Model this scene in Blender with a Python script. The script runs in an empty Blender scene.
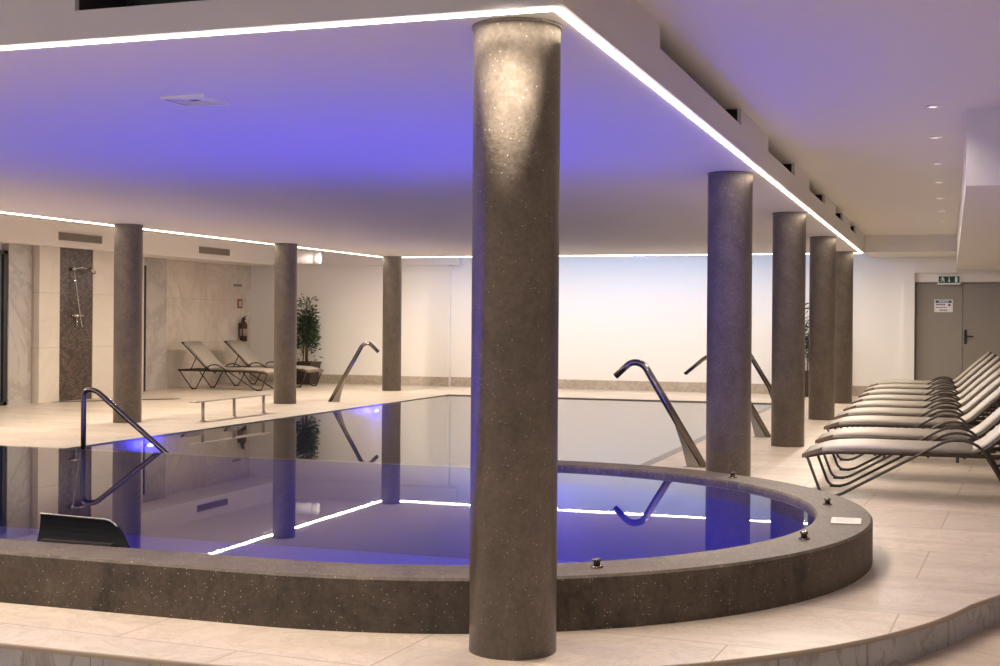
import bpy, bmesh, math, random
from mathutils import Vector, Matrix
random.seed(7)
PI = math.pi
sc = bpy.context.scene
COL = sc.collection

# ------------------------------------------------------------------ camera
TH, RHO = 0.32795, 0.00744
cam_d = bpy.data.cameras.new('camera'); cam = bpy.data.objects.new('camera', cam_d); COL.objects.link(cam)
cam_d.sensor_width = 36.0; cam_d.lens = 36.0*1.32384; cam_d.shift_y = -0.0124
cam.matrix_world = (Matrix.Translation((0, 0, 1.4)) @ Matrix.Rotation(TH, 4, 'Z')
                    @ Matrix.Rotation(PI/2, 4, 'X') @ Matrix.Rotation(RHO, 4, 'Z'))
cam_d.clip_start = 0.05; cam_d.clip_end = 200
sc.camera = cam

# ------------------------------------------------------------------ world, exposure, large lights
sc.view_settings.view_transform = 'Standard'; sc.view_settings.look = 'None'
sc.view_settings.gamma = 1.0; sc.view_settings.use_curve_mapping = False
EXPOSURE = 0.0
sc.view_settings.exposure = EXPOSURE
LED = 10.0            # warm strip emission
LEDW = 20.5           # watts per metre thrown down by the strips
DAY = 0.75             # daylight entering from the open side behind the camera
BLUE = 112.0           # underwater lamps
DOWN = 15.0           # recessed downlights and the added ceiling fill
sc.cycles.use_denoising = True
sc.cycles.max_bounces = 8; sc.cycles.diffuse_bounces = 5; sc.cycles.glossy_bounces = 5
sc.cycles.transparent_max_bounces = 12
sc.cycles.sample_clamp_indirect = 6.0
sc.cycles.use_adaptive_sampling = False
w = bpy.data.worlds.new('world'); sc.world = w; w.use_nodes = True
bg = w.node_tree.nodes['Background']; bg.inputs[0].default_value = (0.62, 0.77, 1.0, 1); bg.inputs[1].default_value = DAY

def lamp(name, kind, loc, energy, color, size=0.1, rot=(0, 0, 0), spot=None, size_y=None, blend=.6):
    d = bpy.data.lights.new(name, kind); d.energy = energy; d.color = color
    if kind == 'AREA':
        d.size = size
        if size_y: d.shape = 'RECTANGLE'; d.size_y = size_y
    else: d.shadow_soft_size = size
    if spot: d.spot_size = spot; d.spot_blend = blend
    o = bpy.data.objects.new(name, d); o.location = loc; o.rotation_euler = rot; COL.objects.link(o)
    return o
WARM = (1.0, 0.86, 0.71)
LEDC = (1.0, 0.87, 0.72)

# ------------------------------------------------------------------ materials
def mat(name, base, rough=.5, metal=0.0, spec=.5, emit=None, estr=0):
    m = bpy.data.materials.new(name); m.use_nodes = True
    b = m.node_tree.nodes['Principled BSDF']
    b.inputs['Base Color'].default_value = (*base, 1); b.inputs['Roughness'].default_value = rough
    b.inputs['Metallic'].default_value = metal; b.inputs['Specular IOR Level'].default_value = spec
    if emit: b.inputs['Emission Color'].default_value = (*emit, 1); b.inputs['Emission Strength'].default_value = estr
    return m
class NT:
    def __init__(s, m): s.t = m.node_tree; s.b = s.t.nodes['Principled BSDF']
    def n(s, typ, **kw):
        nd = s.t.nodes.new(typ)
        for k, v in kw.items():
            if k.startswith('i_'): nd.inputs[k[2:].replace('_', ' ')].default_value = v
            else: setattr(nd, k, v)
        return nd
    def l(s, a, b): s.t.links.new(a, b)
    def coord(s, sc_=(1, 1, 1), rot=(0, 0, 0)):
        tc = s.n('ShaderNodeTexCoord'); mp = s.n('ShaderNodeMapping')
        mp.inputs['Scale'].default_value = sc_; mp.inputs['Rotation'].default_value = rot
        s.l(tc.outputs['Object'], mp.inputs[0]); return mp.outputs[0]
    def ramp(s, fac, stops):
        r = s.n('ShaderNodeValToRGB'); s.l(fac, r.inputs[0]); e = r.color_ramp.elements
        while len(e) > 1: e.remove(e[-1])
        e[0].position = stops[0][0]; e[0].color = (*stops[0][1], 1)
        for p, c in stops[1:]:
            q = e.new(p); q.color = (*c, 1)
        return r.outputs[0]
    def mix(s, fac, a, b, mode='MIX'):
        m = s.n('ShaderNodeMix', data_type='RGBA', blend_type=mode)
        for sock, v in ((m.inputs[0], fac), (m.inputs[6], a), (m.inputs[7], b)):
            if hasattr(v, 'links'): s.l(v, sock)
            elif isinstance(v, (int, float)): sock.default_value = v
            else: sock.default_value = (*v, 1)
        return m.outputs[2]
    def noise(s, co, scale, detail=4, rough=.55, dist=0):
        n = s.n('ShaderNodeTexNoise'); s.l(co, n.inputs['Vector'])
        n.inputs['Scale'].default_value = scale; n.inputs['Detail'].default_value = detail
        n.inputs['Roughness'].default_value = rough; n.inputs['Distortion'].default_value = dist
        return n.outputs['Fac']
    def bump(s, h, strength=.1, dist=.01):
        b = s.n('ShaderNodeBump'); b.inputs['Strength'].default_value = strength; b.inputs['Distance'].default_value = dist
        s.l(h, b.inputs['Height']); s.l(b.outputs[0], s.b.inputs['Normal'])
    def base(s, c): s.l(c, s.b.inputs['Base Color'])

def terrazzo(name, dark, light, speck, rough=.38, specks=.92):
    m = mat(name, dark, rough); t = NT(m); co = t.coord()
    n = t.noise(co, 3.2, 9, .74, .4); n2 = t.noise(t.coord((1, 1, .35)), 14, 5, .6)
    c = t.ramp(n, [(.33, dark), (.68, light)])
    c = t.mix(t.ramp(n2, [(.35, (0, 0, 0)), (.8, (.55, .55, .55))]), c, light)
    v = t.n('ShaderNodeTexVoronoi'); t.l(co, v.inputs['Vector']); v.inputs['Scale'].default_value = 85
    lt = t.n('ShaderNodeMath', operation='LESS_THAN'); t.l(v.outputs['Distance'], lt.inputs[0]); lt.inputs[1].default_value = .20
    sep = t.n('ShaderNodeSeparateColor'); t.l(v.outputs['Color'], sep.inputs[0])
    gt = t.n('ShaderNodeMath', operation='GREATER_THAN'); t.l(sep.outputs[0], gt.inputs[0]); gt.inputs[1].default_value = specks
    mu = t.n('ShaderNodeMath', operation='MULTIPLY'); t.l(lt.outputs[0], mu.inputs[0]); t.l(gt.outputs[0], mu.inputs[1])
    g3 = t.noise(co, 48, 6, .72); c = t.mix(1.0, c, t.ramp(g3, [(.34, (.76,)*3), (.66, (1.18,)*3)]), 'MULTIPLY')
    c = t.mix(mu.outputs[0], c, speck)
    ro = t.n('ShaderNodeMapRange'); t.l(n, ro.inputs[0]); ro.inputs[3].default_value = rough-.12; ro.inputs[4].default_value = rough+.22; t.l(ro.outputs[0], t.b.inputs['Roughness'])
    t.base(c); t.bump(t.noise(co, 45, 5, .7), .22, .004)
    return m
M = {}
M['column'] = terrazzo('dark_terrazzo', (.088, .074, .062), (.205, .174, .143), (.62, .58, .52), .32, .90)
M['rim'] = terrazzo('rim_terrazzo', (.036, .030, .024), (.150, .117, .088), (.6, .56, .5), .55, .88)

M['rim'].node_tree.nodes['Principled BSDF'].inputs['Specular IOR Level'].default_value = .28
def stone(name, base, alt, vein, tile=None, rough=.35, rot=0, vein_amt=.5, nscale=1.3, grout=(.33, .27, .21)):
    m = mat(name, base, rough); t = NT(m); co = t.coord((1, 1, 1), (0, 0, rot))
    st = t.coord((.55, 2.2, 1.0), (0, 0, rot))
    n = t.noise(st, nscale, 7, .62, .8)
    c = t.ramp(n, [(.32, alt), (.62, base)])
    v = t.noise(co, nscale*1.7, 8, .66, 1.6)
    vm = t.ramp(v, [(.455, (0, 0, 0)), (.50, (vein_amt,)*3), (.545, (0, 0, 0))])
    c = t.mix(vm, c, vein)
    sp = t.noise(co, 38, 3, .7)
    c = t.mix(t.ramp(sp, [(.56, (0, 0, 0)), (.72, (.5, .5, .5))]), c, vein)
    if tile:
        b = t.n('ShaderNodeTexBrick'); t.l(co, b.inputs['Vector']); b.offset = .5
        b.inputs['Scale'].default_value = 1.0; b.inputs['Mortar Size'].default_value = .005
        b.inputs['Mortar Smooth'].default_value = .2
        b.inputs['Brick Width'].default_value = tile[0]; b.inputs['Row Height'].default_value = tile[1]
        b.inputs['Color1'].default_value = (.95, .95, .95, 1); b.inputs['Color2'].default_value = (1.06, 1.04, 1.02, 1)
        b.inputs['Mortar'].default_value = (1, 1, 1, 1)
        c = t.mix(1.0, c, b.outputs['Color'], 'MULTIPLY')
        c = t.mix(b.outputs['Fac'], c, grout)
    t.base(c); t.bump(sp, .06, .004)
    return m
M['deck'] = stone('deck_travertine', (.61, .53, .445), (.49, .415, .335), (.32, .25, .185), (1.25, .95), .42, 0.06, .30)
M['floor_low'] = stone('lower_travertine', (.62, .52, .42), (.52, .43, .34), (.38, .30, .22), (1.2, .9), .42, .1, .4)
m = M['riser'] = mat('riser_marble', (.45, .45, .46), .35); t = NT(m); co = t.coord()
c = t.ramp(t.noise(co, 2.2, 7, .65, .5), [(.32, (.33, .33, .335)), (.62, (.47, .47, .475))])
c = t.mix(t.ramp(t.noise(t.coord((1.6, 1.6, .7)), 1.5, 7, .62, 1.0), [(.47, (0, 0, 0)), (.50, (.55,)*3), (.53, (0, 0, 0))]), c, (.20, .15, .11))
sx = t.n('ShaderNodeSeparateXYZ'); t.l(co, sx.inputs[0]); cx = t.n('ShaderNodeCombineXYZ'); t.l(sx.outputs[0], cx.inputs[0]); t.l(sx.outputs[2], cx.inputs[1])
b = t.n('ShaderNodeTexBrick'); t.l(cx.outputs[0], b.inputs['Vector']); b.offset = 0; b.inputs['Scale'].default_value = 1; b.inputs['Mortar Size'].default_value = .003; b.inputs['Brick Width'].default_value = .34; b.inputs['Row Height'].default_value = .6
t.base(t.mix(b.outputs['Fac'], c, (.24, .21, .19)))
M['nosing'] = mat('nosing', (.42, .34, .26), .5)
M['base'] = stone('skirting_marble', (.50, .42, .33), (.38, .31, .24), (.26, .20, .15), None, .4, 0, .6, 2.2)

def wallmarble(name, base, alt, vein, rough=.28, amt=.7, sc_=.9):
    m = mat(name, base, rough); t = NT(m); co = t.coord()
    n = t.noise(co, sc_*1.3, 9, .68, .6)
    c = t.ramp(n, [(.30, alt), (.56, base)])
    v = t.noise(co, sc_*1.5, 9, .70, .9)
    c = t.mix(t.ramp(v, [(.44, (0, 0, 0)), (.5, (amt,)*3), (.55, (0, 0, 0))]), c, vein)
    b = t.n('ShaderNodeTexBrick'); tc = t.coord((1, 1, 1)); sx = t.n('ShaderNodeSeparateXYZ'); t.l(tc, sx.inputs[0])
    cx = t.n('ShaderNodeCombineXYZ'); t.l(sx.outputs[1], cx.inputs[0]); t.l(sx.outputs[2], cx.inputs[1]); t.l(cx.outputs[0], b.inputs['Vector'])
    b.offset = 0; b.inputs['Scale'].default_value = 1; b.inputs['Mortar Size'].default_value = .004
    b.inputs['Brick Width'].default_value = 1.35; b.inputs['Row Height'].default_value = .9
    c = t.mix(b.outputs['Fac'], c, (.42, .36, .30))
    t.base(c); return m
M['marble'] = wallmarble('wall_marble', (.70, .62, .53), (.56, .48, .40), (.42, .35, .28), .28, .38, .55)
M['marble_grey_shade'] = wallmarble('grey_shade_marble', (.44, .40, .36), (.37, .33, .29), (.22, .18, .15), .3, .45, .55)  # pier: shade put into the darker tone; return panel: its own grey
M['marble_light'] = wallmarble('panel_marble', (.64, .57, .48), (.58, .51, .43), (.48, .41, .34), .3, .2, .5)
m = M['brown'] = mat('brown_marble', (.05, .025, .014), .30); t = NT(m); co = t.coord()
n = t.noise(co, 9, 8, .75, .6)
c = t.ramp(n, [(.30, (.012, .006, .003)), (.56, (.034, .017, .009)), (.72, (.075, .040, .024))])
v = t.noise(co, 3, 8, .7, 2.5); c = t.mix(t.ramp(v, [(.475, (0, 0, 0)), (.5, (.7, .7, .7)), (.525, (0, 0, 0))]), c, (.25, .16, .10)); t.base(c)
m = M['white'] = mat('white_paint', (.80, .76, .71), .7); t = NT(m); t.bump(t.noise(t.coord(), 60, 3), .04, .003)
m = M['ceil'] = mat('ceiling_paint', (.80, .77, .73), .75); t = NT(m); t.bump(t.noise(t.coord((1, .2, 1)), 5, 4), .08, .01)
m = M['canopy'] = mat('canopy_paint', (.70, .67, .65), .7); t = NT(m); t.bump(t.noise(t.coord((.2, 1, 1)), 5, 4), .10, .012)
M['plenum'] = mat('plenum_shade', (.03, .028, .026), .9)  # near-black stands in for the shade of the void behind the slots
M['chrome'] = mat('polished_steel', (.60, .57, .54), .12, 1.0)
M['steel'] = mat('brushed_steel', (.50, .46, .42), .30, 1.0)
M['blade'] = mat('blade_steel', (.36, .33, .29), .24, 1.0)
M['darksteel'] = mat('dark_steel', (.20, .17, .15), .22, 1.0)
M['frame'] = mat('bronze_frame', (.034, .023, .016), .5, .0)
M['plate'] = mat('brown_plastic', (.15, .105, .075), .5)
M['black'] = mat('black_plastic', (.012, .011, .011), .45)
m = M['sling'] = mat('beige_sling', (.405, .36, .305), .50); t = NT(m)
ch = t.n('ShaderNodeTexChecker'); t.l(t.coord(), ch.inputs[0]); ch.inputs['Scale'].default_value = 160; t.bump(ch.outputs['Fac'], .15, .001)
M['door'] = mat('grey_door', (.275, .245, .21), .5)
M['grille'] = mat('grille_grey', (.20, .17, .14), .6)
M['diffuser'] = mat('diffuser_white', (.85, .84, .84), .4)
M['led'] = mat('led_warm', (1, 1, 1), .5, emit=(1.0, .88, .74), estr=LED)
M['bled'] = mat('led_blue', (1, 1, 1), .5, emit=(.28, .55, 1.0), estr=60.0)
M['lens'] = mat('lamp_lens', (.6, .7, 1), .2, emit=(.22, .30, 1.0), estr=9.0)
M['lens_deep'] = mat('lamp_lens_deep', (.3, .35, 1), .2, emit=(.06, .07, 1.0), estr=2.5)
M['spot_lens'] = mat('downlight_lens', (.9, .88, .85), .2, emit=(1, .85, .65), estr=1.2)
def mosaic(name, c1, c2):
    m = mat(name, c1, .3); t = NT(m)
    b = t.n('ShaderNodeTexBrick'); t.l(t.coord(), b.inputs['Vector']); b.offset = 0
    b.inputs['Scale'].default_value = 1; b.inputs['Brick Width'].default_value = .05; b.inputs['Row Height'].default_value = .05
    b.inputs['Mortar Size'].default_value = .002; b.inputs['Color1'].default_value = (*c1, 1); b.inputs['Color2'].default_value = (*c2, 1)
    b.inputs['Mortar'].default_value = (*c2, 1); t.base(b.outputs['Color']); return m
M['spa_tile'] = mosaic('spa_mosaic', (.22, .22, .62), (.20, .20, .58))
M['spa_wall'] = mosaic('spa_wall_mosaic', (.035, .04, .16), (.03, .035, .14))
M['weir'] = mosaic('weir_mosaic', (.05, .05, .07), (.04, .04, .06))
M['pool_tile'] = mosaic('pool_mosaic', (.20, .21, .22), (.18, .19, .20))
# still water: sharp reflection over a clear body, weighted by the Fresnel term of water
m = bpy.data.materials.new('still_water'); m.use_nodes = True; nt = m.node_tree; nt.nodes.clear()
out = nt.nodes.new('ShaderNodeOutputMaterial'); mx = nt.nodes.new('ShaderNodeMixShader'); fr = nt.nodes.new('ShaderNodeFresnel'); fr.inputs[0].default_value = 1.34
tr = nt.nodes.new('ShaderNodeBsdfTransparent'); tr.inputs[0].default_value = (.90, .95, .98, 1); gl = nt.nodes.new('ShaderNodeBsdfGlossy'); gl.inputs['Roughness'].default_value = .012
gl.inputs[0].default_value = (1, 1, 1, 1)
nt.links.new(fr.outputs[0], mx.inputs[0]); nt.links.new(tr.outputs[0], mx.inputs[1]); nt.links.new(gl.outputs[0], mx.inputs[2]); nt.links.new(mx.outputs[0], out.inputs[0])
M['water'] = m
m = M['leaf'] = mat('leaf_green', (.030, .055, .030), .45); t = NT(m); t.base(t.ramp(t.noise(t.coord(), 9, 2), [(.35, (.018, .034, .020)), (.7, (.07, .105, .06))]))
M['twig'] = mat('twig', (.12, .07, .04), .8)
M['pot'] = mat('dark_pot', (.035, .022, .016), .5)
M['soil'] = mat('soil', (.05, .03, .02), .9)
m = M['glass'] = mat('dark_glass', (.16, .18, .20), .06); 
M['ext'] = mat('extinguisher_red', (.055, .014, .009), .4)
M['plaque'] = mat('clear_plaque', (.34, .31, .28), .35)
M['sign_w'] = mat('sign_white', (.80, .80, .80), .5)
M['sign_b'] = mat('sign_blue', (.02, .05, .16), .5)
M['sign_g'] = mat('exit_green', (.010, .045, .032), .5)
M['sign_i'] = mat('exit_figure', (.72, .86, .78), .5)
M['sign_k'] = mat('sign_ink', (.03, .03, .03), .6)
M['sign_r'] = mat('sign_rust', (.25, .05, .03), .5)

# ------------------------------------------------------------------ mesh helpers
def fillet(pts, r, seg=6):
    pts = [Vector(p) for p in pts]; out = [pts[0]]
    for i in range(1, len(pts)-1):
        a, p, b = pts[i-1], pts[i], pts[i+1]
        rr = r[i] if isinstance(r, (list, tuple)) else r
        d1, d2 = (a-p), (b-p); k = min(rr, d1.length*.49, d2.length*.49)
        s, e = p+d1.normalized()*k, p+d2.normalized()*k
        for j in range(seg+1):
            q = j/seg; out.append(s*(1-q)**2 + p*2*q*(1-q) + e*q*q)
    out.append(pts[-1]); return out
class MB:
    def __init__(s): s.b = bmesh.new()
    def quad(s, *ps):
        return s.b.faces.new([s.b.verts.new(p) for p in ps])
    def box(s, x0, x1, y0, y1, z0, z1, bev=0):
        r = bmesh.ops.create_cube(s.b, size=1)
        for v in r['verts']:
            v.co = Vector(((x0+x1)/2+v.co.x*(x1-x0), (y0+y1)/2+v.co.y*(y1-y0), (z0+z1)/2+v.co.z*(z1-z0)))
        if bev:
            es = list({e for v in r['verts'] for e in v.link_edges})
            bmesh.ops.bevel(s.b, geom=es, offset=bev, segments=2, affect='EDGES', profile=.5)
        return s
    def tube(s, pts, r, n=10, r2=None, flat=1.0, cap=True):
        pts = [Vector(p) for p in pts]; N = len(pts); rings = []
        t0 = (pts[1]-pts[0]).normalized(); up = Vector((0, 1, 0)) if abs(t0.y) < .9 else Vector((1, 0, 0))
        for i, p in enumerate(pts):
            t_ = ((pts[min(i+1, N-1)]-p).normalized()+(p-pts[max(i-1, 0)]).normalized()).normalized()
            a = (up - t_*up.dot(t_)).normalized(); b = t_.cross(a); up = a
            R = r if r2 is None else r+(r2-r)*i/(N-1)
            rings.append([s.b.verts.new(p+a*math.cos(2*PI*k/n)*R+b*math.sin(2*PI*k/n)*R*flat) for k in range(n)])
        for A, B in zip(rings, rings[1:]):
            for k in range(n): s.b.faces.new((A[k], A[(k+1) % n], B[(k+1) % n], B[k])).smooth = True
        if cap: s.b.faces.new(rings[0][::-1]); s.b.faces.new(rings[-1])
        return s
    def lathe(s, prof, c=(0, 0, 0), n=48, axis='Z', smooth=True):
        c = Vector(c); rings = []
        for r, z in prof:
            ring = []
            for k in range(n):
                a = 2*PI*k/n; x, y = r*math.cos(a), r*math.sin(a)
                q = Vector((x, y, z)) if axis == 'Z' else (Vector((z, x, y)) if axis == 'X' else Vector((x, z, y)))
                ring.append(s.b.verts.new(c+q))
            rings.append(ring)
        for A, B in zip(rings, rings[1:]):
            for k in range(n): s.b.faces.new((A[k], A[(k+1) % n], B[(k+1) % n], B[k])).smooth = smooth
        s.b.faces.new(rings[0][::-1]); s.b.faces.new(rings[-1])
        return s
    def prism(s, poly, f0, f1):
        """poly: 2-D points; f0, f1 map a 2-D point to the two 3-D faces"""
        A = [s.b.verts.new(f0(p)) for p in poly]; B = [s.b.verts.new(f1(p)) for p in poly]; n = len(poly)
        s.b.faces.new(A[::-1]); s.b.faces.new(B)
        for k in range(n): s.b.faces.new((A[k], A[(k+1) % n], B[(k+1) % n], B[k]))
        return s
    def sweep(s, sections, smooth=False, closed_prof=False, caps=True):
        rings = [[s.b.verts.new(p) for p in S] for S in sections]
        n = len(rings[0])
        for A, B in zip(rings, rings[1:]):
            for k in range(n if closed_prof else n-1):
                s.b.faces.new((A[k], A[(k+1) % n], B[(k+1) % n], B[k])).smooth = smooth
        if caps and closed_prof: s.b.faces.new(rings[0][::-1]); s.b.faces.new(rings[-1])
        return s
    def fill(s, loops):
        es = []
        for L in loops:
            vs = [s.b.verts.new(p) for p in L]
            for k in range(len(vs)): es.append(s.b.edges.new((vs[k], vs[(k+1) % len(vs)])))
        bmesh.ops.triangle_fill(s.b, use_beauty=True, use_dissolve=False, edges=es, normal=(0, 0, 1))
        return s
    def build(s, name, m, parent=None, up=False):
        bmesh.ops.recalc_face_normals(s.b, faces=s.b.faces)
        if up: bmesh.ops.reverse_faces(s.b, faces=[f for f in s.b.faces if f.normal.z < 0])
        me = bpy.data.meshes.new(name); s.b.to_mesh(me); s.b.free()
        ms = m if isinstance(m, (list, tuple)) else [m]
        for q in ms: me.materials.append(q)
        o = bpy.data.objects.new(name, me); COL.objects.link(o)
        if parent: o.parent = parent
        return o
def tag(o, label=None, cat=None, group=None, kind=None):
    if label: o['label'] = label
    if cat: o['category'] = cat
    if group: o['group'] = group
    if kind: o['kind'] = kind
    return o
def empty(name, loc, label, cat, rz=0, group=None):
    o = bpy.data.objects.new(name, None); COL.objects.link(o); o.location = loc; o.rotation_euler = (0, 0, rz); o.empty_display_size = .1
    return tag(o, label, cat, group)
def copy_tree(o, parent=None):
    c = o.copy(); COL.objects.link(c)
    if parent: c.parent = parent
    for ch in list(o.children): copy_tree(ch, c)
    return c
def struct(name, mb, m, label=None, parent=None):
    o = mb.build(name, m, parent)
    if not parent: o['kind'] = 'structure'; o['label'] = label; o['category'] = name.split('_')[0]
    return o

# ------------------------------------------------------------------ layout constants
CX, CY, RO, RI = -3.01, 7.95, 2.59, 2.26         # spa half round
SPL = -9.3                                       # spa far end
ZF = -.52                                        # spa floor
ZR, ZW, ZM = .248, .214, -.012                   # rim top, spa water, main pool water
PL, PR, PB, PW = -8.96, -2.86, 23.25, 10.05      # main pool edges, weir
H1, H2 = 2.65, 2.96                              # canopy soffit, upper ceiling
UL, UR = -15.0, 4.0

def arc(r, a0, a1, n=48, c=(CX, CY)):
    return [(c[0]+r*math.cos(a0+(a1-a0)*k/n), c[1]+r*math.sin(a0+(a1-a0)*k/n)) for k in range(n+1)]

# ------------------------------------------------------------------ floor
r2 = 3.25
a_end = math.asin((7.02-CY)/r2)
edge = [(UL, CY-r2)] + arc(r2, -PI/2, a_end, 60) + [(.235, 7.30), (.36, 7.58), (.70, 7.95), (1.4, 8.2), (UR, 8.3)]
outer = edge + [(UR, 26.6), (UL, 26.6)]
hole = [(SPL+.06, 10.1), (SPL+.06, CY-RO+.06)] + [p for p in arc(RO-.06, -PI/2, PI/2, 60) if not (p[1] > CY and p[0] < PR)] + \
       [(PR, 10.9), (PR, PB), (PL, PB), (PL, 10.1)]
struct('floor', MB().fill([[(x, y, 0) for x, y in outer], [(x, y, 0) for x, y in hole]]), M['deck'], 'beige travertine pool deck')
lw = MB(); lw.fill([[(x, y, -.15) for x, y in [(UL, -4), (UR, -4)] + edge[::-1]]])
struct('floor_lower', lw, M['floor_low'], 'lower travertine floor below the step')
rs = MB(); rs.sweep([[(x, y, -.15), (x, y, -.022)] for x, y in edge], smooth=True, caps=False)
struct('trim_1', rs, M['riser'], 'veined grey marble riser of the curved step')
edge_o = [(UL, CY-r2-.008)] + arc(r2+.008, -PI/2, a_end, 60) + [(.243, 7.295), (.367, 7.573), (.706, 7.942), (1.4, 8.192), (UR, 8.292)]
ns = MB(); ns.sweep([[(a[0], a[1], -.022), (b[0], b[1], -.022), (b[0], b[1], -.002), (a[0], a[1], .0005)] for a, b in zip(edge, edge_o)], smooth=True, caps=False)
struct('trim_2', ns, M['nosing'], 'brown nosing line along the curved step')

# ------------------------------------------------------------------ walls and ceilings
def wall(name, boxes, m, label):
    mb = MB()
    for b in boxes: mb.box(*b)
    return struct(name, mb, m, label)
DV = 26.2; DU0, DU1, DZ = -.645, 1.15, 2.36
wall('wall_back', [(UL, -10.05, DV, DV+.3, 0, 3.2), (-10.05, DU0, DV+.12, DV+.42, 0, 3.2), (DU0, DU1, DV, DV+.3, DZ, 3.2), (DU1, UR, DV, DV+.3, 0, 3.2),
                   (DU0-.2, DU0, DV, DV+.3, 0, 3.2), (DU0, DU1, DV+.24, DV+.3, 0, DZ)], M['white'], 'white back wall behind the main pool')
MS = -14.8
wall('wall_left', [(UL-.4, MS, 22.55, 26.6, 0, 3.2)], M['marble'], 'veined beige marble wall behind the two loungers')
wall('wall_left_pier', [(UL-.4, -14.12, 17.34, 17.9, 0, 2.58)], M['marble_grey_shade'], 'marble pier beside the glass door, its shade put into the grey tone')
wall('wall_left_panel', [(UL-.4, -14.0, 17.93, 18.45, 0, 2.58), (UL-.4, -14.0, 19.35, 20.0, 0, 2.58), (UL-.4, -14.55, 20.0, 21.70, 0, 2.58)], M['marble_light'], 'light marble panels either side of the shower')
wall('wall_left_shower', [(UL-.4, -14.015, 18.45, 19.35, 0, 2.58)], M['brown'], 'brown marble shower panel')
wall('wall_left_return', [(UL-.4, -14.6, 21.74, 22.55, 0, 2.58)], M['marble_grey_shade'], 'grey marble panel beside the column')
wall('wall_left_front', [(UL-.4, UL, -4, 14.0, -.2, 3.2), (UL-.4, -14.25, 14.0, 17.34, 2.45, 3.2)], M['white'], 'white wall beyond the glass door')
wall('wall_right', [(UR, UR+.3, -4, 26.6, -.2, 3.2)], M['white'], 'white wall at the loungers’ heads')
wall('trim_6', [(UL-.4, -14.53, 21.70, 21.74, 0, 2.4)], M['black'], 'dark edge strip beside the grey marble panel')
# bulkhead above the marble, wrapping onto the back wall
wall('trim_3', [(UL-.4, -13.85, 13.0, DV+.05, 2.565, 3.0), (-13.86, -9.85, DV-.13, DV+.05, 2.565, 3.0)], M['white'], 'white bulkhead above the marble wall')
# upper ceiling, canopy, dropped box
cl = MB(); cl.box(UL-.4, UR+.3, -4, 26.6, H2, H2+.25); struct('ceiling', cl, M['ceil'], 'white upper ceiling')
CV0, CV1, CU0, CU1 = 5.02, 24.36, -10.74, -1.455
cn = MB(); cn.box(CU0, CU1, CV0, CV1, H1, 2.78)
cn.box(CU1-.03, CU1, CV0, CV1, 2.78, 2.838)
slots = [(6.855, 9.71), (11.23, 13.2), (14.65, 16.46), (18.09, 19.32), (20.9, 22.0)]
prev = CV0; pl = MB()
for a, b in slots + [(CV1, None)]:
    cn.box(CU1-.03, CU1, prev, a, 2.838, H2)
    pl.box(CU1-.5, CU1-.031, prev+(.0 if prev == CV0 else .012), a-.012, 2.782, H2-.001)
    prev = b
cn.box(CU0, -3.74, CV0, CV0+.03, 2.78, H2); cn.box(-2.1, CU1-.03, CV0, CV0+.03, 2.78, H2)
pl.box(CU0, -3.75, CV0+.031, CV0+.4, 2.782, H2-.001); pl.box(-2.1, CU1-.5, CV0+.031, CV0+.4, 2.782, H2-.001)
cn.box(CU0, CU0+.03, CV0+.03, CV1, 2.78, H2)
struct('ceiling_canopy', cn, M['canopy'], 'white lowered canopy over the pool')
struct('ceiling_plenum', pl, M['plenum'], 'blocks coloured as the shade inside the canopy slots')
bm_ = MB(); bm_.box(CU1, .1, CV1, DV+.12, 2.66, H2); struct('ceiling_rear', bm_, M['ceil'], 'lower rear ceiling before the doors')
bx = MB(); bx.box(.1, UR, 10.15, DV, 2.4, H2); struct('ceiling_box', bx, M['ceil'], 'dropped ceiling box over the lounger heads')
# skirting on the back wall
wall('baseboard_back', [(MS, -10.05, DV-.02, DV, 0, .195), (-10.05, DU0-.0, DV+.10, DV+.12, 0, .195)], M['base'], 'marble skirting along the back wall')

# double door
for nm, x0, x1, hx, lab in (('door_1', DU0+.02, .215, None, 'grey door leaf carrying the notice'), ('door_2', .225, DU1-.02, .29, 'grey door leaf with black lever handle')):
    d = MB(); d.box(x0, x1, DV+.19, DV+.235, .01, 2.165, .004); o = struct(nm, d, M['door'], lab)
    if hx:
        h = MB(); h.box(hx-.045, hx+.0, DV+.165, DV+.19, 1.03, 1.29, .006)
        h.tube(fillet([(hx-.022, DV+.17, 1.17), (hx-.022, DV+.125, 1.17), (hx+.12, DV+.125, 1.17)], .02), .012, 8)
        h.build('door_handle', M['black'], o)
df = MB(); df.box(DU0, DU0+.02, DV+.16, DV+.24, 0, 2.19); df.box(DU0, DU1, DV+.16, DV+.24, 2.168, 2.19); struct('trim_4', df, M['door'], 'grey frame of the double door')
lt = MB(); lt.box(DU0, DU1, DV+.10, DV+.24, 2.19, DZ); struct('trim_5', lt, M['white'], 'plaster lintel panel above the door')

# glass door at the far left
g = MB(); g.box(-14.22, -14.19, 14.06, 17.28, .05, 2.40); wn = struct('window_1', g, M['glass'], 'dark framed glass door beside the marble pier')
f = MB()
for a in ((14.0, 14.07), (15.5, 15.57), (17.25, 17.335)): f.box(-14.24, -14.14, a[0], a[1], 0, 2.45)
f.box(-14.24, -14.14, 14.0, 17.335, 2.39, 2.45); f.box(-14.24, -14.14, 14.0, 17.335, 0, .06)
f.build('window_frame', M['black'], wn)

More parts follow.
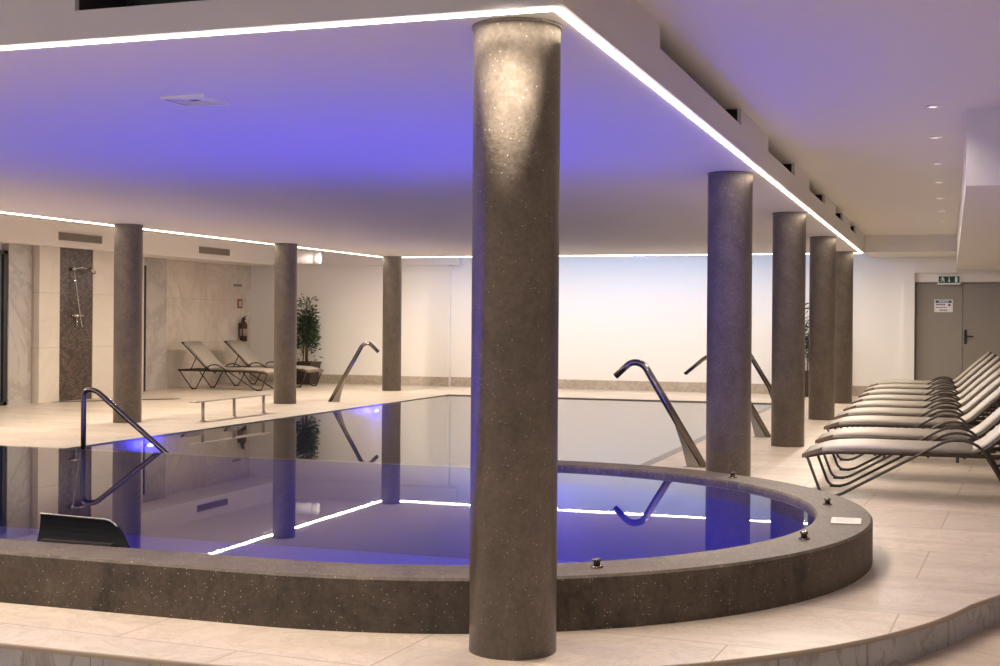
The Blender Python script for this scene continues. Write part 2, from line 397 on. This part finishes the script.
# ------------------------------------------------------------------ raised spa
outl = [(SPL, 10.12), (SPL, CY-RO)] + arc(RO, -PI/2, PI/2, 72) + [(CX-.12, CY+RO)]
inl = [(SPL+.33, 10.12), (SPL+.33, CY-RI)] + arc(RI, -PI/2, PI/2, 72) + [(CX-.12, CY+RI)]
spa = empty('spa_pool', (CX, CY, 0), 'round raised spa pool with dark terrazzo rim and blue lit water', 'spa pool')
def lerp(a, b, q): return (a[0]+(b[0]-a[0])*q, a[1]+(b[1]-a[1])*q)
secs = []
for o_, i_ in zip(outl, inl):
    e = .012/.33; p1, p2 = lerp(o_, i_, e), lerp(o_, i_, 1-e)
    secs.append([(o_[0]-CX, o_[1]-CY, 0), (o_[0]-CX, o_[1]-CY, ZR-.012), (p1[0]-CX, p1[1]-CY, ZR), (p2[0]-CX, p2[1]-CY, ZR), (i_[0]-CX, i_[1]-CY, ZR-.012), (i_[0]-CX, i_[1]-CY, .10)])
MB().sweep(secs, closed_prof=True).build('rim', M['rim'], spa)
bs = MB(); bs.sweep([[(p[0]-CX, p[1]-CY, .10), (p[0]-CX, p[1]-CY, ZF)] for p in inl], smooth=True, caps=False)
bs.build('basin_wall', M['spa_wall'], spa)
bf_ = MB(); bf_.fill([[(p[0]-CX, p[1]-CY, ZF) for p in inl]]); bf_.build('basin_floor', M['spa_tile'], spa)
wr = MB(); wr.box(SPL+.33-CX, -.12, PW-.03-CY, PW+.05-CY, -1.3, ZW-.004, .006); wr.build('overflow_weir', M['weir'], spa)
wl = [(SPL+.33, PW), (SPL+.33, CY-RI)] + [p for p in arc(RI, -PI/2, PI/2, 72) if not (p[0] < CX+.05 and p[1] > CY)] + [(CX-.12, CY+RI), (CX-.12, PW+.045), (SPL+.33, PW+.045)]
wl = wl[1:]
o = MB().fill([[(x, y, ZW) for x, y in wl]]).build('spa_water', M['water'], None, True); tag(o, 'still blue lit water filling the round spa', 'water', kind='stuff')

# main pool
pool = empty('swimming_pool', ((PL+PR)/2, PB, 0), 'long rectangular swimming pool flush with the deck behind the spa', 'swimming pool')
ox, oy = (PL+PR)/2, PB
pb = MB()
for x0, x1, y0, y1 in ((PL-.05, PL, PW, PB), (PR, PR+.05, 10.3, PB), (PL-.05, PR+.05, PB, PB+.05)):
    pb.box(x0-ox, x1-ox, y0-oy, y1-oy, -1.3, -.004)
pb.quad((PL-ox, PW-oy, -1.3), (PR-ox, PW-oy, -1.3), (PR-ox, 0, -1.3), (PL-ox, 0, -1.3))
pb.build('basin', M['pool_tile'], pool)
es = MB(); es.box(PR-ox, PR+.10-ox, 10.75-oy, 0.10, -.003, .004); es.box(PL-ox, PR-ox, 0, .06, -.003, .004)
es.build('edge_drain', mat('edge_drain', (.22, .20, .18), .4), pool)
pwl = [(PL, PW+.05), (CX-.12, PW+.05), (CX-.12, CY+RO), (PR, CY+RO), (PR, PB), (PL, PB)]
o = MB().fill([[(x, y, ZM) for x, y in pwl]]).build('pool_water', M['water'], None, True); tag(o, 'mirror still water filling the long swimming pool', 'water', kind='stuff')

# underwater lamps
BL = (.05, .045, 1.0)
def pool_light(loc, nrm, e, label, r=.085, color=BL, tilt=None, slim=1.0):
    n = Vector(nrm).normalized()
    root = empty('pool_light', loc, label, 'pool light', math.atan2(n.y, n.x), 'underwater lamps'); root.scale = (1, 1.25, slim)
    MB().lathe([(r, 0), (r, .015), (r*.82, .022), (r*.8, .018)], n=24, axis='X').build('bezel', M['steel'], root)
    MB().lathe([(r*.78, .010), (r*.7, .024), (r*.2, .028)], n=24, axis='X').build('lens', M['lens'], root)
    if tilt is None: lamp('pool_lamp', 'POINT', Vector(loc)+n*.16, e, color, .06)
    else:
        d = Vector((n.x*math.cos(tilt), n.y*math.cos(tilt), math.sin(tilt)))
        o = lamp('pool_lamp', 'SPOT', Vector(loc)+n*.12, e, color, .05, d.to_track_quat('-Z', 'Y').to_euler(), 2.0, blend=1.0)
def rimpos(a, z): return (CX+(RI-.001)*math.cos(a), CY+(RI-.001)*math.sin(a), z), (-math.cos(a), -math.sin(a), 0)
p, n = rimpos(-.9, -.12); pool_light(p, n, BLUE*.6, 'underwater lamp on the rounded spa wall below the front rim', tilt=-.35)
for u, e, lab in ((-3.3, 5.5, 'underwater lamp on the front spa wall nearest the foreground column'), (-4.3, 4.0, 'underwater lamp on the front spa wall beside the cascade')):
    pool_light((u, CY-RI+.001, -.10), (0, 1, 0), BLUE*e, lab, tilt=-.22)
for u, e, lab in ((-2.3, .8, 'blue lamp set in the spa floor under the rounded end'), (-4.0, 1.2, 'blue lamp set in the spa floor behind the foreground column'), (-5.7, 1.0, 'blue lamp set in the middle of the spa floor'), (-7.4, .3, 'blue lamp set in the spa floor by the handrail')):
    root = empty('pool_light', (u, 9.0, ZF), lab, 'pool light', 0, 'underwater lamps')
    MB().lathe([(.085, 0), (.085, .012), (.07, .018), (.068, .014)], n=24).build('bezel', M['steel'], root)
    MB().lathe([(.066, .008), (.06, .018), (.02, .020)], n=24).build('lens', M['lens_deep'], root)
    lamp('pool_lamp', 'SPOT', (u, 9.0, ZF+.04), BLUE*e, BL, .05, (PI, 0, 0), 1.9, blend=1.0)
for v, lab in ((13.5, 'underwater lamp in the pool wall beyond the handrail'), (20.0, 'underwater lamp in the pool wall before the slim far column')):
    pool_light((PL+.001, v, -.10), (1, 0, 0), BLUE*.3, lab, slim=.38)

# ------------------------------------------------------------------ columns
def column(u, v, label, r=.1857, z0=0):
    mb = MB(); mb.lathe([(r, 0), (r, H1-.012), (r+.006, H1-.012), (r+.006, H1-.001)], n=72)
    o = mb.build('round_column', M['column']); o.location = (u, v, z0); tag(o, label, 'column', 'round terrazzo columns', 'thing')
S = 10.45/10.588
column(-1.755, 5.357, 'thick dark terrazzo column nearest of all, standing before the spa rim with a glaring top')
column(-1.755, 11.124, 'dark terrazzo column just behind the round spa rim, beside the nearest fountain spout')
column(-1.745, 15.33, 'dark terrazzo column between the pool and loungers, second behind the spa')
column(-1.765, 19.72, 'dark terrazzo column between the pool and loungers, third behind the spa')
column(-1.80, 23.9, 'dark terrazzo column farthest along the lounger side, overlapped by its neighbour')
column(-10.588*S, 15.414*S, 'dark terrazzo column in front of the shower panels, behind the handrail')
column(-10.588*S, 19.918*S, 'dark terrazzo column hiding the potted plant and lounger ends')
column(-10.588*S, 24.405*S, 'slimmest dark column at the far pool corner before the white wall')

# ------------------------------------------------------------------ LED strips
def led(p0, p1, wdt, label, m='led', n=30, z0=H1-.012, z1=H1-.001, pw=1.0):
    mb = MB(); p0, p1 = Vector(p0), Vector(p1)
    for k in range(n):
        a, b = p0.lerp(p1, k/n), p0.lerp(p1, (k+1)/n)
        mb.box(min(a.x, b.x)-(wdt/2 if a.x == b.x else 0), max(a.x, b.x)+(wdt/2 if a.x == b.x else 0),
               min(a.y, b.y)-(wdt/2 if a.y == b.y else 0), max(a.y, b.y)+(wdt/2 if a.y == b.y else 0), z0, z1)
    if m == 'led':
        mid = (p0+p1)/2; L = (p1-p0).length; rz = math.atan2(p1.y-p0.y, p1.x-p0.x)
        lamp('led_lamp', 'AREA', (mid.x, mid.y, z0-.003), LEDW*L*pw, LEDC, L, (0, 0, rz), None, wdt*.9)
    o = mb.build('led_strip', M[m]); tag(o, label, 'led strip', 'led strips around the canopy')
led((CU0+.03, CV0+.045, 0), (CU1-.04, CV0+.045, 0), .022, 'glowing warm LED strip along the front edge of the canopy above the nearest column', pw=1.35)
led((CU1-.04, CV0+.06, 0), (CU1-.04, CV1-.05, 0), .024, 'glowing warm LED strip along the canopy edge beside the loungers')
led((CU0+.03, CV0+.06, 0), (CU0+.03, CV1-.05, 0), .026, 'glowing warm LED strip along the canopy edge facing the marble wall', pw=1.5)
led((CU0+.03, CV1-.03, 0), (CU1-.04, CV1-.03, 0), .028, 'glowing warm LED strip along the far canopy edge before the white wall', pw=.9)
led((-9.6, CV1-.03, 0), (-2.3, CV1-.03, 0), .04, 'hidden blue LED strip washing the white back wall from the canopy top', 'bled', 22, 2.785, 2.82)

# ------------------------------------------------------------------ downlights over the loungers
for k, v in enumerate((9.97, 11.63, 13.52, 15.33, 17.29, 19.28, 21.16)):
    lab = ['nearest recessed downlight in the upper ceiling, with a bright lens', 'second recessed downlight from the near end of the ceiling row',
           'third recessed downlight from the near end of the ceiling row', 'middle recessed downlight of the ceiling row over the loungers',
           'fifth recessed downlight from the near end of the ceiling row', 'second to last recessed downlight of the ceiling row',
           'farthest recessed downlight of the ceiling row before the dropped beam'][k]
    root = empty('downlight', (-.13, v, H2), lab, 'downlight', 0, 'downlights over the loungers')
    MB().lathe([(.05, 0), (.05, -.006), (.036, -.010), (.034, -.004)], n=24).build('trim_ring', M['diffuser'], root)
    MB().lathe([(.033, -.002), (.031, -.008), (.01, -.009)], n=20).build('lens', M['spot_lens'], root)
    lamp('downlight_lamp', 'SPOT', (-.13, v, H2-.03), DOWN, WARM, .05, (0, 0, 0), 2.3, blend=1.0)
# unseen fill spots added under the upper ceiling for the shower side and front deck
for u, v, e in ((-12.3, 15.5, 1), (-12.3, 18.5, 1), (-12.3, 21.5, 1), (-12.2, 24.6, .6), (-6.0, 3.2, 1.0), (-3.2, 3.2, 1.0), (-.4, 4.5, 1.0), (-.3, 7.4, 1.0)):
    lamp('ceiling_fill_lamp', 'SPOT', (u, v, H2-.03), DOWN*e, WARM, .06, (0, 0, 0), 2.4, blend=1.0)

d_ = Vector((-1.72, 5.17, 2.18))-Vector((-1.62, 4.22, H2-.04))
lamp('column_fill_lamp', 'SPOT', (-1.62, 4.22, H2-.04), 2300, WARM, .09, d_.to_track_quat('-Z', 'Y').to_euler(), .66, blend=1.0)  # added out-of-view spot that brightens the upper part of the nearest column

# ------------------------------------------------------------------ vents
dr = empty('ceiling_diffuser', (-4.09, 6.59, H1), 'square white air diffuser set in the canopy soffit', 'air vent')
d = MB()
for k, (a, z) in enumerate(((.145, -.016), (.11, -.012), (.08, -.010), (.05, -.008))):
    for sx in (0, 1, 2, 3):
        b = a-.014
        if sx == 0: d.box(-a, a, -a, -b, z, 0)
        if sx == 1: d.box(-a, a, b, a, z, 0)
        if sx == 2: d.box(-a, -b, -b, b, z, 0)
        if sx == 3: d.box(b, a, -b, b, z, 0)
d.build('louvres', M['diffuser'], dr)
d = MB(); d.box(-.13, .13, -.13, .13, -.003, 0); d.build('duct_opening', M['grille'], dr)
for v0, v1, lab in ((18.22, 19.36, 'slim grey air grille in the bulkhead above the shower'), (22.5, 23.62, 'slim grey air grille in the bulkhead above the two marble side loungers')):
    r_ = empty('wall_grille', (-13.85, (v0+v1)/2, 2.735), lab, 'air vent')
    L = (v1-v0)/2
    a = MB(); a.box(0, .006, -L, L, -.06, .06); a.build('backing', M['grille'], r_)
    a = MB()
    a.box(0, .016, -L, L, .053, .066); a.box(0, .016, -L, L, -.066, -.053); a.box(0, .016, -L-.01, -L, -.066, .066); a.box(0, .016, L, L+.01, -.066, .066)
    for k in range(5): a.box(.006, .014, -L, L, -.045+k*.021, -.038+k*.021)
    a.build('louvres', mat('grille_louvre', (.34, .29, .24), .5), r_)

# ------------------------------------------------------------------ loungers
W = .68
def padmesh(path, th, y0, y1, mb=None):
    mb = mb or MB(); P = [Vector((p[0], 0, p[1])) for p in path]; secs = []
    N = len(P)
    for i, p in enumerate(P):
        t_ = (P[min(i+1, N-1)]-P[max(i-1, 0)]).normalized(); n_ = Vector((-t_.z, 0, t_.x)); ring = []
        for k in range(20):
            a = 2*PI*k/20; ca, sa = math.cos(a), math.sin(a)
            yy = (y0+y1)/2+(y1-y0)/2*math.copysign(abs(ca)**.35, ca); hh = th/2*math.copysign(abs(sa)**.7, sa)
            ring.append(p+n_*hh+Vector((0, yy, 0)))
        secs.append(ring)
    return mb.sweep(secs, smooth=True, closed_prof=True)
def make_lounger():
    root = empty('sun_lounger', (0, 0, 0), 'x', 'sun lounger', 0, 'sun loungers')
    seat = fillet([(.03, 0, .335), (.17, 0, .385), (.40, 0, .402), (1.30, 0, .398)], .12, 5)
    padmesh([(p.x, p.z) for p in seat], .066, .035, W-.035).build('seat', M['sling'], root)
    back = fillet([(1.27, 0, .395), (1.38, 0, .45), (1.63, 0, .685), (1.90, 0, .925)], .15, 5)
    b = padmesh([(p.x, p.z) for p in back], .05, .035, W-.035).build('backrest', M['sling'], root)
    bf = MB()
    for y in (.02, W-.02): bf.tube([(p.x+.018, y, p.z-.018) for p in back], .014, 8)
    bf.tube([(1.917, .0, .915), (1.917, W, .915)], .020, 8)
    bf.build('back_frame', M['frame'], root)
    fr = MB()
    for y in (.0, W):
        fr.tube(fillet([(.0, y, .322), (.17, y, .362), (.42, y, .372), (2.0, y, .372)], .12, 4), .018, 8)
    fr.tube([(2.0, 0, .372), (2.0, W, .372)], .017, 8)
    for x in (.55, .95, 1.22): fr.tube([(x, 0, .355), (x, W, .355)], .013, 8)
    for x in (.62, 1.17):
        for y in (0, W): fr.box(x-.012, x+.012, y-.012, y+.012, .315, .36)
    fr.build('seat_frame', M['frame'], root)
    e = MB(); e.sweep([[(x, -.02, z-.018), (x, W+.02, z-.018), (x, W+.02, z+.014), (x, -.02, z+.014)] for x, z in ((-.02, .325), (.05, .352), (.13, .380))], closed_prof=True)
    e.build('foot_plate', M['plate'], root)
    for y in (-.012, W+.012):
        s = MB()
        s.tube(fillet([(.02, y, .322), (.135, y, .010), (.26, y, .012), (1.12, y, .505), (1.33, y, .470), (1.59, y, .010), (1.68, y, .012), (1.97, y, .365)], [0, .10, .10, .16, .14, .09, .09, 0], 6),     .0118, 8)
        lg = s.build('side_frame', M['frame'], root)
        for x in (.19, 1.635):
            c = MB(); c.box(x-.05, x+.05, y-.022, y+.022, .0, .022, .006); c.build('foot_cap', M['black'], lg)
    bs_ = MB()
    for y in (.08, W-.08): bs_.tube([(1.62, y, .67), (1.77, y, .372)], .011, 8)
    bs_.tube([(1.77, .02, .376), (1.77, W-.02, .376)], .011, 8)
    bs_.build('back_support', M['frame'], root)
    return root
proto = make_lounger()
rights = [(-1.11, 10.95, 'nearest beige lounger with bronze legs by the rounded spa end'),
          (-1.13, 12.27, 'second beige lounger from the spa in the long row'),
          (-1.20, 13.90, 'third beige lounger from the spa in the long row'),
          (-1.21, 15.35, 'fourth beige lounger from the spa in the long row'),
          (-1.22, 16.80, 'middle beige lounger of the long row, fifth from either end'),
          (-1.23, 18.25, 'fourth beige lounger from the door end of the long row'),
          (-1.24, 19.95, 'third beige lounger from the door end of the long row'),
          (-1.26, 21.65, 'second to last beige lounger of the long row before the doors'),
          (-1.28, 23.20, 'farthest beige lounger of the long row, closest to the grey doors')]
for k, (u, v, lab) in enumerate(rights):
    o = proto if k == 0 else copy_tree(proto)
    o.location = (u, v, 0); o['label'] = lab; o['group'] = 'sun loungers in the row beside the pool'
for u, v, lab in ((-12.50, 23.5, 'dark framed lounger against the marble wall, nearer of two'), (-12.42, 25.0, 'dark framed lounger in the back corner under the extinguisher')):
    o = copy_tree(proto); o.location = (u, v, 0); o.rotation_euler = (0, 0, PI); o['label'] = lab; o['group'] = 'sun loungers by the marble wall'

# ------------------------------------------------------------------ fountain spouts
def spout(u, v, sgn, label, flat=False, k=1.0):
    root = empty('fountain_spout', (u, v, 0), label, 'fountain', 0 if sgn > 0 else PI, 'swan neck fountain spouts')
    P = [(0, 0, .0), (-.49, 0, .80), (-.60, 0, .985), (-.72, 0, 1.01), (-.885, 0, .86)] if not flat else \
        [(0, 0, .0), (-.47, 0, .80), (-.60, 0, .97), (-.76, 0, .985), (-1.03, 0, .76)]
    path = fillet(P, .17, 8)
    a = MB()
    if flat:
        secs = []
        N = len(path)
        for i, p in enumerate(path):
            q = i/(N-1); t_ = (path[min(i+1, N-1)]-path[max(i-1, 0)]).normalized(); n_ = Vector((-t_.z, 0, t_.x))
            wd = .035+.07*max(0, (q-.45)/.55); th = .034-.012*max(0, (q-.6)/.4)
            secs.append([p+Vector((0, wd*math.cos(2*PI*j/14), 0))+n_*th*math.sin(2*PI*j/14) for j in range(14)])
        a.sweep(secs, smooth=True, closed_prof=True)
    else: a.tube(path, .037, 14, r2=.031)
    a.build('spout_pipe', M['darksteel'], root)
    # tapering blade below the pipe on the pool side
    poly = [(.01, 0), (-.165, 0), (-.215, .20), (-.30, .44), (-.40, .66), (-.37, .61), (-.02, .03)]
    b = MB(); b.prism(poly, lambda p: (p[0], -.022, p[1]), lambda p: (p[0], .022, p[1])); b.build('blade', M['blade'], root)
    c = MB(); c.box(-.19, .03, -.04, .04, 0, .006, .002); c.build('foot_plate', M['steel'], root)
spout(-2.235, 12.71, 1, 'nearest steel swan neck spout beside the column behind the spa')
spout(-2.085, 16.34, 1, 'steel spout with wide flat mouth half hidden behind a column', True)
spout(-2.33, 20.3, 1, 'far steel swan neck spout showing between two columns')
spout(-9.955, 20.34, -1, 'steel swan neck spout on the marble wall side of the pool')

# ------------------------------------------------------------------ handrail and low rail
hr = empty('handrail', (-7.56, 10.32, 0), 'bent steel handrail sloping into the water at the spa overflow edge', 'handrail')
a = MB(); a.tube(fillet([(0, 0, -1.25), (0, 0, .735), (.13, 0, .735), (1.30, 0, -.12), (1.30, 0, -1.25)], [0, .09, .07, .1, 0], 7), .024, 12); a.build('rail_pipe', M['darksteel'], hr)
lr = empty('low_rail', (-9.63, 16.55, 0), 'low steel rail on three short posts along the pool edge', 'rail')
a = MB(); a.box(-.05, .05, -1.05, 1.05, .262, .282, .006); a.build('top_bar', M['steel'], lr)
for v in (-.78, .05, .90):
    a = MB(); a.tube([(0, v, 0), (0, v, .262)], .022, 12); a.lathe([(.045, .0), (.045, .008), (.03, .012)], (0, v, 0), 20); a.build('post', M['steel'], lr)

# ------------------------------------------------------------------ cascade blade on the spa
cs = empty('water_cascade', (-4.325, 5.60, ZR-.012), 'black curved cascade panel rising from the water at the front spa rim', 'fountain')
def cw(x, z): return (x, .30-.10*min(1, max(0, (.14-z)/.2))**1.6, z)
outlp = [(-.225, -.045), (-.262, .118), (.02, .112), (.165, .105), (.215, .085), (.25, .045), (.285, -.005), (.31, -.045)]
top = fillet([(-.262, 0, .118), (.18, 0, .108), (.25, 0, .06), (.36, 0, -.045)], .07, 8)
secs = []
for p in top:
    q = (p.x+.262)/.622; b = (-.225+.585*q, -.046)
    col = []
    for k in range(7):
        t_ = k/6; col.append((p.x*(1-t_)+b[0]*t_, p.z*(1-t_)+b[1]*t_))
    F = [Vector(cw(*c)) for c in col]
    secs.append(F+[f+Vector((0, .016, -.002)) for f in F[::-1]])
MB().sweep(secs, closed_prof=True).build('panel', mat('cascade_black', (.004, .004, .006), .4, 0, .06), cs)
a = MB(); a.tube([cw(p.x, p.z) for p in top[:12]], .004, 8); a.build('lip', M['steel'], cs)
a = MB(); a.box(-.19, .25, .20, .235, -.045, .0, .006); a.build('bracket', M['black'], cs)

# knobs and plaque on the rim
for (u, v), lab in zip(((-1.56, 6.02), (-.73, 7.20), (-.73, 8.62), (-1.52, 9.85)),
                       ('small steel push knob on the front rim beside the nearest column', 'small steel push knob on the rim nearest the step edge',
                        'small steel push knob on the rim beside the plaque', 'small steel push knob on the far rim before the column')):
    r_ = empty('push_knob', (u, v, ZR), lab, 'knob', 0, 'push knobs on the spa rim')
    MB().lathe([(.030, 0), (.030, .006), (.018, .009)], n=24).build('flange', M['darksteel'], r_)
    MB().lathe([(.016, .008), (.016, .026), (.022, .030), (.022, .040), (.012, .043)], n=24).build('button', M['darksteel'], r_)
r_ = empty('plaque', (-.565, 7.93, ZR), 'small pale rectangular plaque lying on the spa rim', 'plaque', .05)
a = MB(); a.box(-.085, .085, -.12, .12, .0, .006, .002); a.build('plate', M['plaque'], r_)
a = MB()
for k in range(4): a.box(-.055, .055-.02*(k % 2), .07-k*.04, .08-k*.04, .006, .0066)
a.build('engraving', mat('engraving', (.33, .30, .27), .5), r_)

# ------------------------------------------------------------------ shower
sh = empty('shower_set', (-14.012, 18.87, 1.43), 'chrome hand shower with hose and mixer on the brown marble panel', 'shower')
a = MB(); a.tube([(.05, -.10, 0), (.05, .10, 0)], .024, 12); a.tube([(0, -.06, 0), (.05, -.06, 0)], .018, 10); a.tube([(0, .06, 0), (.05, .06, 0)], .018, 10)
a.tube([(.05, -.15, .0), (.05, -.10, 0)], .017, 10); a.tube([(.05, .10, 0), (.05, .15, .0)], .017, 10); a.build('mixer', M['chrome'], sh)
a = MB(); a.tube(fillet([(.05, .07, -.02), (.07, .12, -.22), (.08, .06, -.10), (.06, -.02, .35), (.05, -.09, .76)], .2, 8), .009, 8); a.build('hose', M['chrome'], sh)
a = MB(); a.lathe([(.03, 0), (.03, .05), (.018, .07)], (0, -.10, .785), 16, 'X'); a.tube([(.05, -.10, .785), (.10, .02, .81), (.12, .28, .79)], .011, 8); a.tube([(.12, .26, .80), (.12, .36, .74)], .028, 12, r2=.036); a.build('hand_shower', M['chrome'], sh)
a = MB(); a.tube([(.05, -.02, -.02), (.06, -.02, -.20)], .008, 8); a.build('spout', M['chrome'], sh)
dc = MB(); dc.prism([(-14.0, 18.42), (-13.99, 18.25), (-12.65, 19.84), (-12.62, 19.95), (-12.8, 19.95)], lambda p: (p[0], p[1], .0005), lambda p: (p[0], p[1], .006))  # thin flat black strip laid across the floor
o = dc.build('shower_strip', M['black']); tag(o, 'dark strip on the floor before the shower', 'drain')

# ------------------------------------------------------------------ extinguisher and small signs
ex = empty('fire_extinguisher', (-14.70, 25.72, .90), 'dark red fire extinguisher hung on the marble wall near the corner', 'fire extinguisher')
MB().lathe([(.07, 0), (.082, .02), (.082, .36), (.06, .42), (.028, .45), (.028, .47)], n=24).build('cylinder', M['ext'], ex)
a = MB(); a.box(-.03, .03, -.03, .03, .47, .52, .006); a.tube([(.0, -.02, .52), (.0, .12, .56)], .012, 8); a.tube([(.0, -.02, .50), (.0, .11, .49)], .010, 8); a.build('valve', M['black'], ex)
a = MB(); a.tube(fillet([(0, -.03, .49), (.02, -.12, .46), (.04, -.11, .20), (.05, -.10, .05)], .08), .012, 8); a.build('hose', M['black'], ex)
a = MB(); a.box(-.1, -.08, -.05, .05, .1, .4); a.build('bracket', M['black'], ex)
a = MB(); a.lathe([(.0835, .12), (.0835, .28)], n=24); a.build('paper_band', mat('paper_band', (.35, .28, .22), .6), ex)
sg = empty('extinguisher_sign', (-14.8, 25.72, 1.73), 'small framed sign on the marble above the fire extinguisher', 'sign')
a = MB(); a.box(0, .012, -.10, .10, -.10, .10, .003); a.build('plate', M['sign_r'], sg)
a = MB(); a.box(.012, .0145, -.055, .055, -.065, .065); a.build('pictogram', mat('pale_pictogram', (.55, .47, .38), .6), sg)
a = MB(); a.box(0, .012, -.17, .17, -.025, .025, .003); o = a.build('wall_label', mat('label_grey', (.25, .21, .17), .6)); o.location = (-14.8, 25.62, 2.13); tag(o, 'slim grey label strip high on the marble wall', 'sign')

# exit sign
es_ = empty('exit_sign', (-.03, DV+.06, 2.225), 'green exit sign with running figure, arrow and doorway above the grey doors', 'exit sign')
a = MB(); a.box(-.205, .205, -.01, .04, -.085, .085, .006); a.build('housing', M['sign_w'], es_)
a = MB(); a.box(-.185, .185, -.014, -.0105, -.055, .068); a.build('face', M['sign_g'], es_)
a = MB(); y0, y1 = -.018, -.0142
def pg(mb, poly): mb.prism(poly, lambda p: (p[0], y1, p[1]), lambda p: (p[0], y0, p[1]))
ci = lambda x, z, r: [(x+r*math.cos(2*PI*k/12), z+r*math.sin(2*PI*k/12)) for k in range(12)]
pg(a, ci(-.112, .050, .013))
pg(a, [(-.135, .036), (-.105, .036), (-.095, .0), (-.118, -.006)])
pg(a, [(-.108, .034), (-.075, .018), (-.078, .009), (-.112, .022)]); pg(a, [(-.132, .034), (-.160, .016), (-.153, .009), (-.126, .024)])
pg(a, [(-.100, .002), (-.075, -.018), (-.088, -.046), (-.099, -.042), (-.091, -.020), (-.116, -.004)]); pg(a, [(-.112, .0), (-.128, -.028), (-.165, -.034), (-.165, -.024), (-.134, -.018), (-.122, .002)])
pg(a, [(-.008, .05), (.008, .05), (.008, -.01), (.026, -.01), (.0, -.042), (-.026, -.01), (-.008, -.01)])
pg(a, [(.105, .058), (.150, .058), (.150, -.046), (.105, -.046)])
a.build('pictogram', M['sign_i'], es_)
# door notice
nt_ = empty('door_notice', (-.125, DV+.19, 1.742), 'white notice with dark blue heading fixed to the grey door', 'notice')
a = MB(); a.box(-.165, .165, -.006, 0, -.118, .118); a.build('sheet', M['sign_w'], nt_)
a = MB(); a.box(-.145, .145, -.0085, -.0062, .055, .10); a.build('heading_band', M['sign_b'], nt_)
a = MB()
for k in range(7): a.box(-.085+k*.026, -.068+k*.026, -.010, -.0088, .064, .09)
a.build('heading_lettering', M['sign_w'], nt_)
a = MB()
for k in range(6): a.box(-.135+k*.028, -.114+k*.028, -.0085, -.0062, .010, .035)
a.build('subheading_lettering', M['sign_b'], nt_)
a = MB(); pgy = lambda mb, poly, s0, s1: mb.prism(poly, lambda p: (p[0], s1, p[1]), lambda p: (p[0], s0, p[1]))
pgy(a, ci(.105, .015, .024), -.0085, -.0062)
for k in range(7): a.box(-.135+k*.028, -.116+k*.028, -.0085, -.0062, -.040, -.022)
a.build('symbol', M['sign_r'], nt_)
a = MB()
for k in range(5): a.box(-.07+k*.028, -.05+k*.028, -.0085, -.0062, -.095, -.072)
a.build('footer_lettering', M['sign_k'], nt_)

# ------------------------------------------------------------------ hanging spotlight
sp = empty('spotlight', (-11.27, 22.1, 2.545), 'white cylindrical spotlight unit hung beside the canopy beyond the plant column', 'spotlight', TH-.05)
MB().lathe([(.085, -.22), (.115, -.21), (.115, .08), (.10, .085), (.10, .10), (.12, .105), (.12, .20), (.11, .215), (.09, .215), (.085, .19)], n=32, axis='X').build('housing', M['diffuser'], sp)
a = MB(); a.lathe([(.084, -.225), (.06, -.223), (.05, -.215)], n=24, axis='X'); a.build('lens', M['grille'], sp)
a = MB(); a.box(-.02, .02, -.01, .01, .11, .41); a.box(-.06, .06, -.04, .04, .40, .414); a.build('bracket', M['diffuser'], sp)

# ------------------------------------------------------------------ potted plants
def plant(u, v, h, rad, n, label, seed, squared=True):
    rnd = random.Random(seed)
    root = empty('potted_plant', (u, v, 0), label, 'plant', 0, 'potted plants at the back wall')
    p = MB()
    secs = []
    for z, s in ((0, .20), (.02, .205), (.44, .245), (.44, .262), (.485, .262), (.485, .235), (.44, .23)):
        secs.append([(-s, -s, z), (s, -s, z), (s, s, z), (-s, s, z)])
    p.sweep(secs, closed_prof=True); p.build('pot', M['pot'], root)
    s = MB(); s.box(-.228, .228, -.228, .228, .42, .455); s.build('soil', M['soil'], root)
    st = MB(); lf = MB()
    stems = []
    for k in range(7):
        a = rnd.uniform(0, 2*PI); top = h-rnd.uniform(0, .55); q = rnd.uniform(.02, .5)*rad
        pts = [Vector((.05*math.cos(a), .05*math.sin(a), .45)), Vector((.5*q*math.cos(a), .5*q*math.sin(a), .45+(top-.45)*.5)), Vector((q*math.cos(a+.3), q*math.sin(a+.3), top))]
        pts = fillet(pts, .5, 8); stems.append(pts); st.tube(pts, .011, 6, r2=.004)
    st.build('stems', M['twig'], root)
    for k in range(n):
        pts = rnd.choice(stems); q = rnd.random()**.8; i = min(len(pts)-2, int(q*(len(pts)-1)))
        c = pts[i].lerp(pts[i+1], rnd.random())
        if c.z < .62 and rnd.random() < .75: continue
        a = rnd.uniform(0, 2*PI); prof = 1-.55*max(0, (c.z-.45)/(h-.45))**2
        rr = rad*rnd.uniform(.05, .95)*prof
        c = Vector((c.x*.6+rr*math.cos(a), c.y*.6+rr*math.sin(a), c.z+rnd.uniform(-.06, .08)))
        d = Vector((math.cos(a), math.sin(a), rnd.uniform(-.5, .9))).normalized(); L = rnd.uniform(.07, .13); wd = L*.17
        sd = d.cross(Vector((rnd.uniform(-1, 1), rnd.uniform(-1, 1), rnd.uniform(-1, 1)))).normalized(); up = d.cross(sd)*wd*.5
        v0, v1, v2, v3, m1 = c, c+d*L*.45+sd*wd+up, c+d*L, c+d*L*.45-sd*wd+up, c+d*L*.5
        A = [lf.b.verts.new(x) for x in (v0, v1, v2, v3, m1)]
        lf.b.faces.new((A[0], A[1], A[4])); lf.b.faces.new((A[1], A[2], A[4])); lf.b.faces.new((A[2], A[3], A[4])); lf.b.faces.new((A[3], A[0], A[4]))
    lf.build('foliage', M['leaf'], root)
plant(-13.15, 25.65, 2.16, .29, 1500, 'tall bushy plant in a dark square pot half behind a column', 3)
plant(-2.62, 25.75, 1.80, .30, 900, 'green plant at the back wall peeking out between two columns', 5)
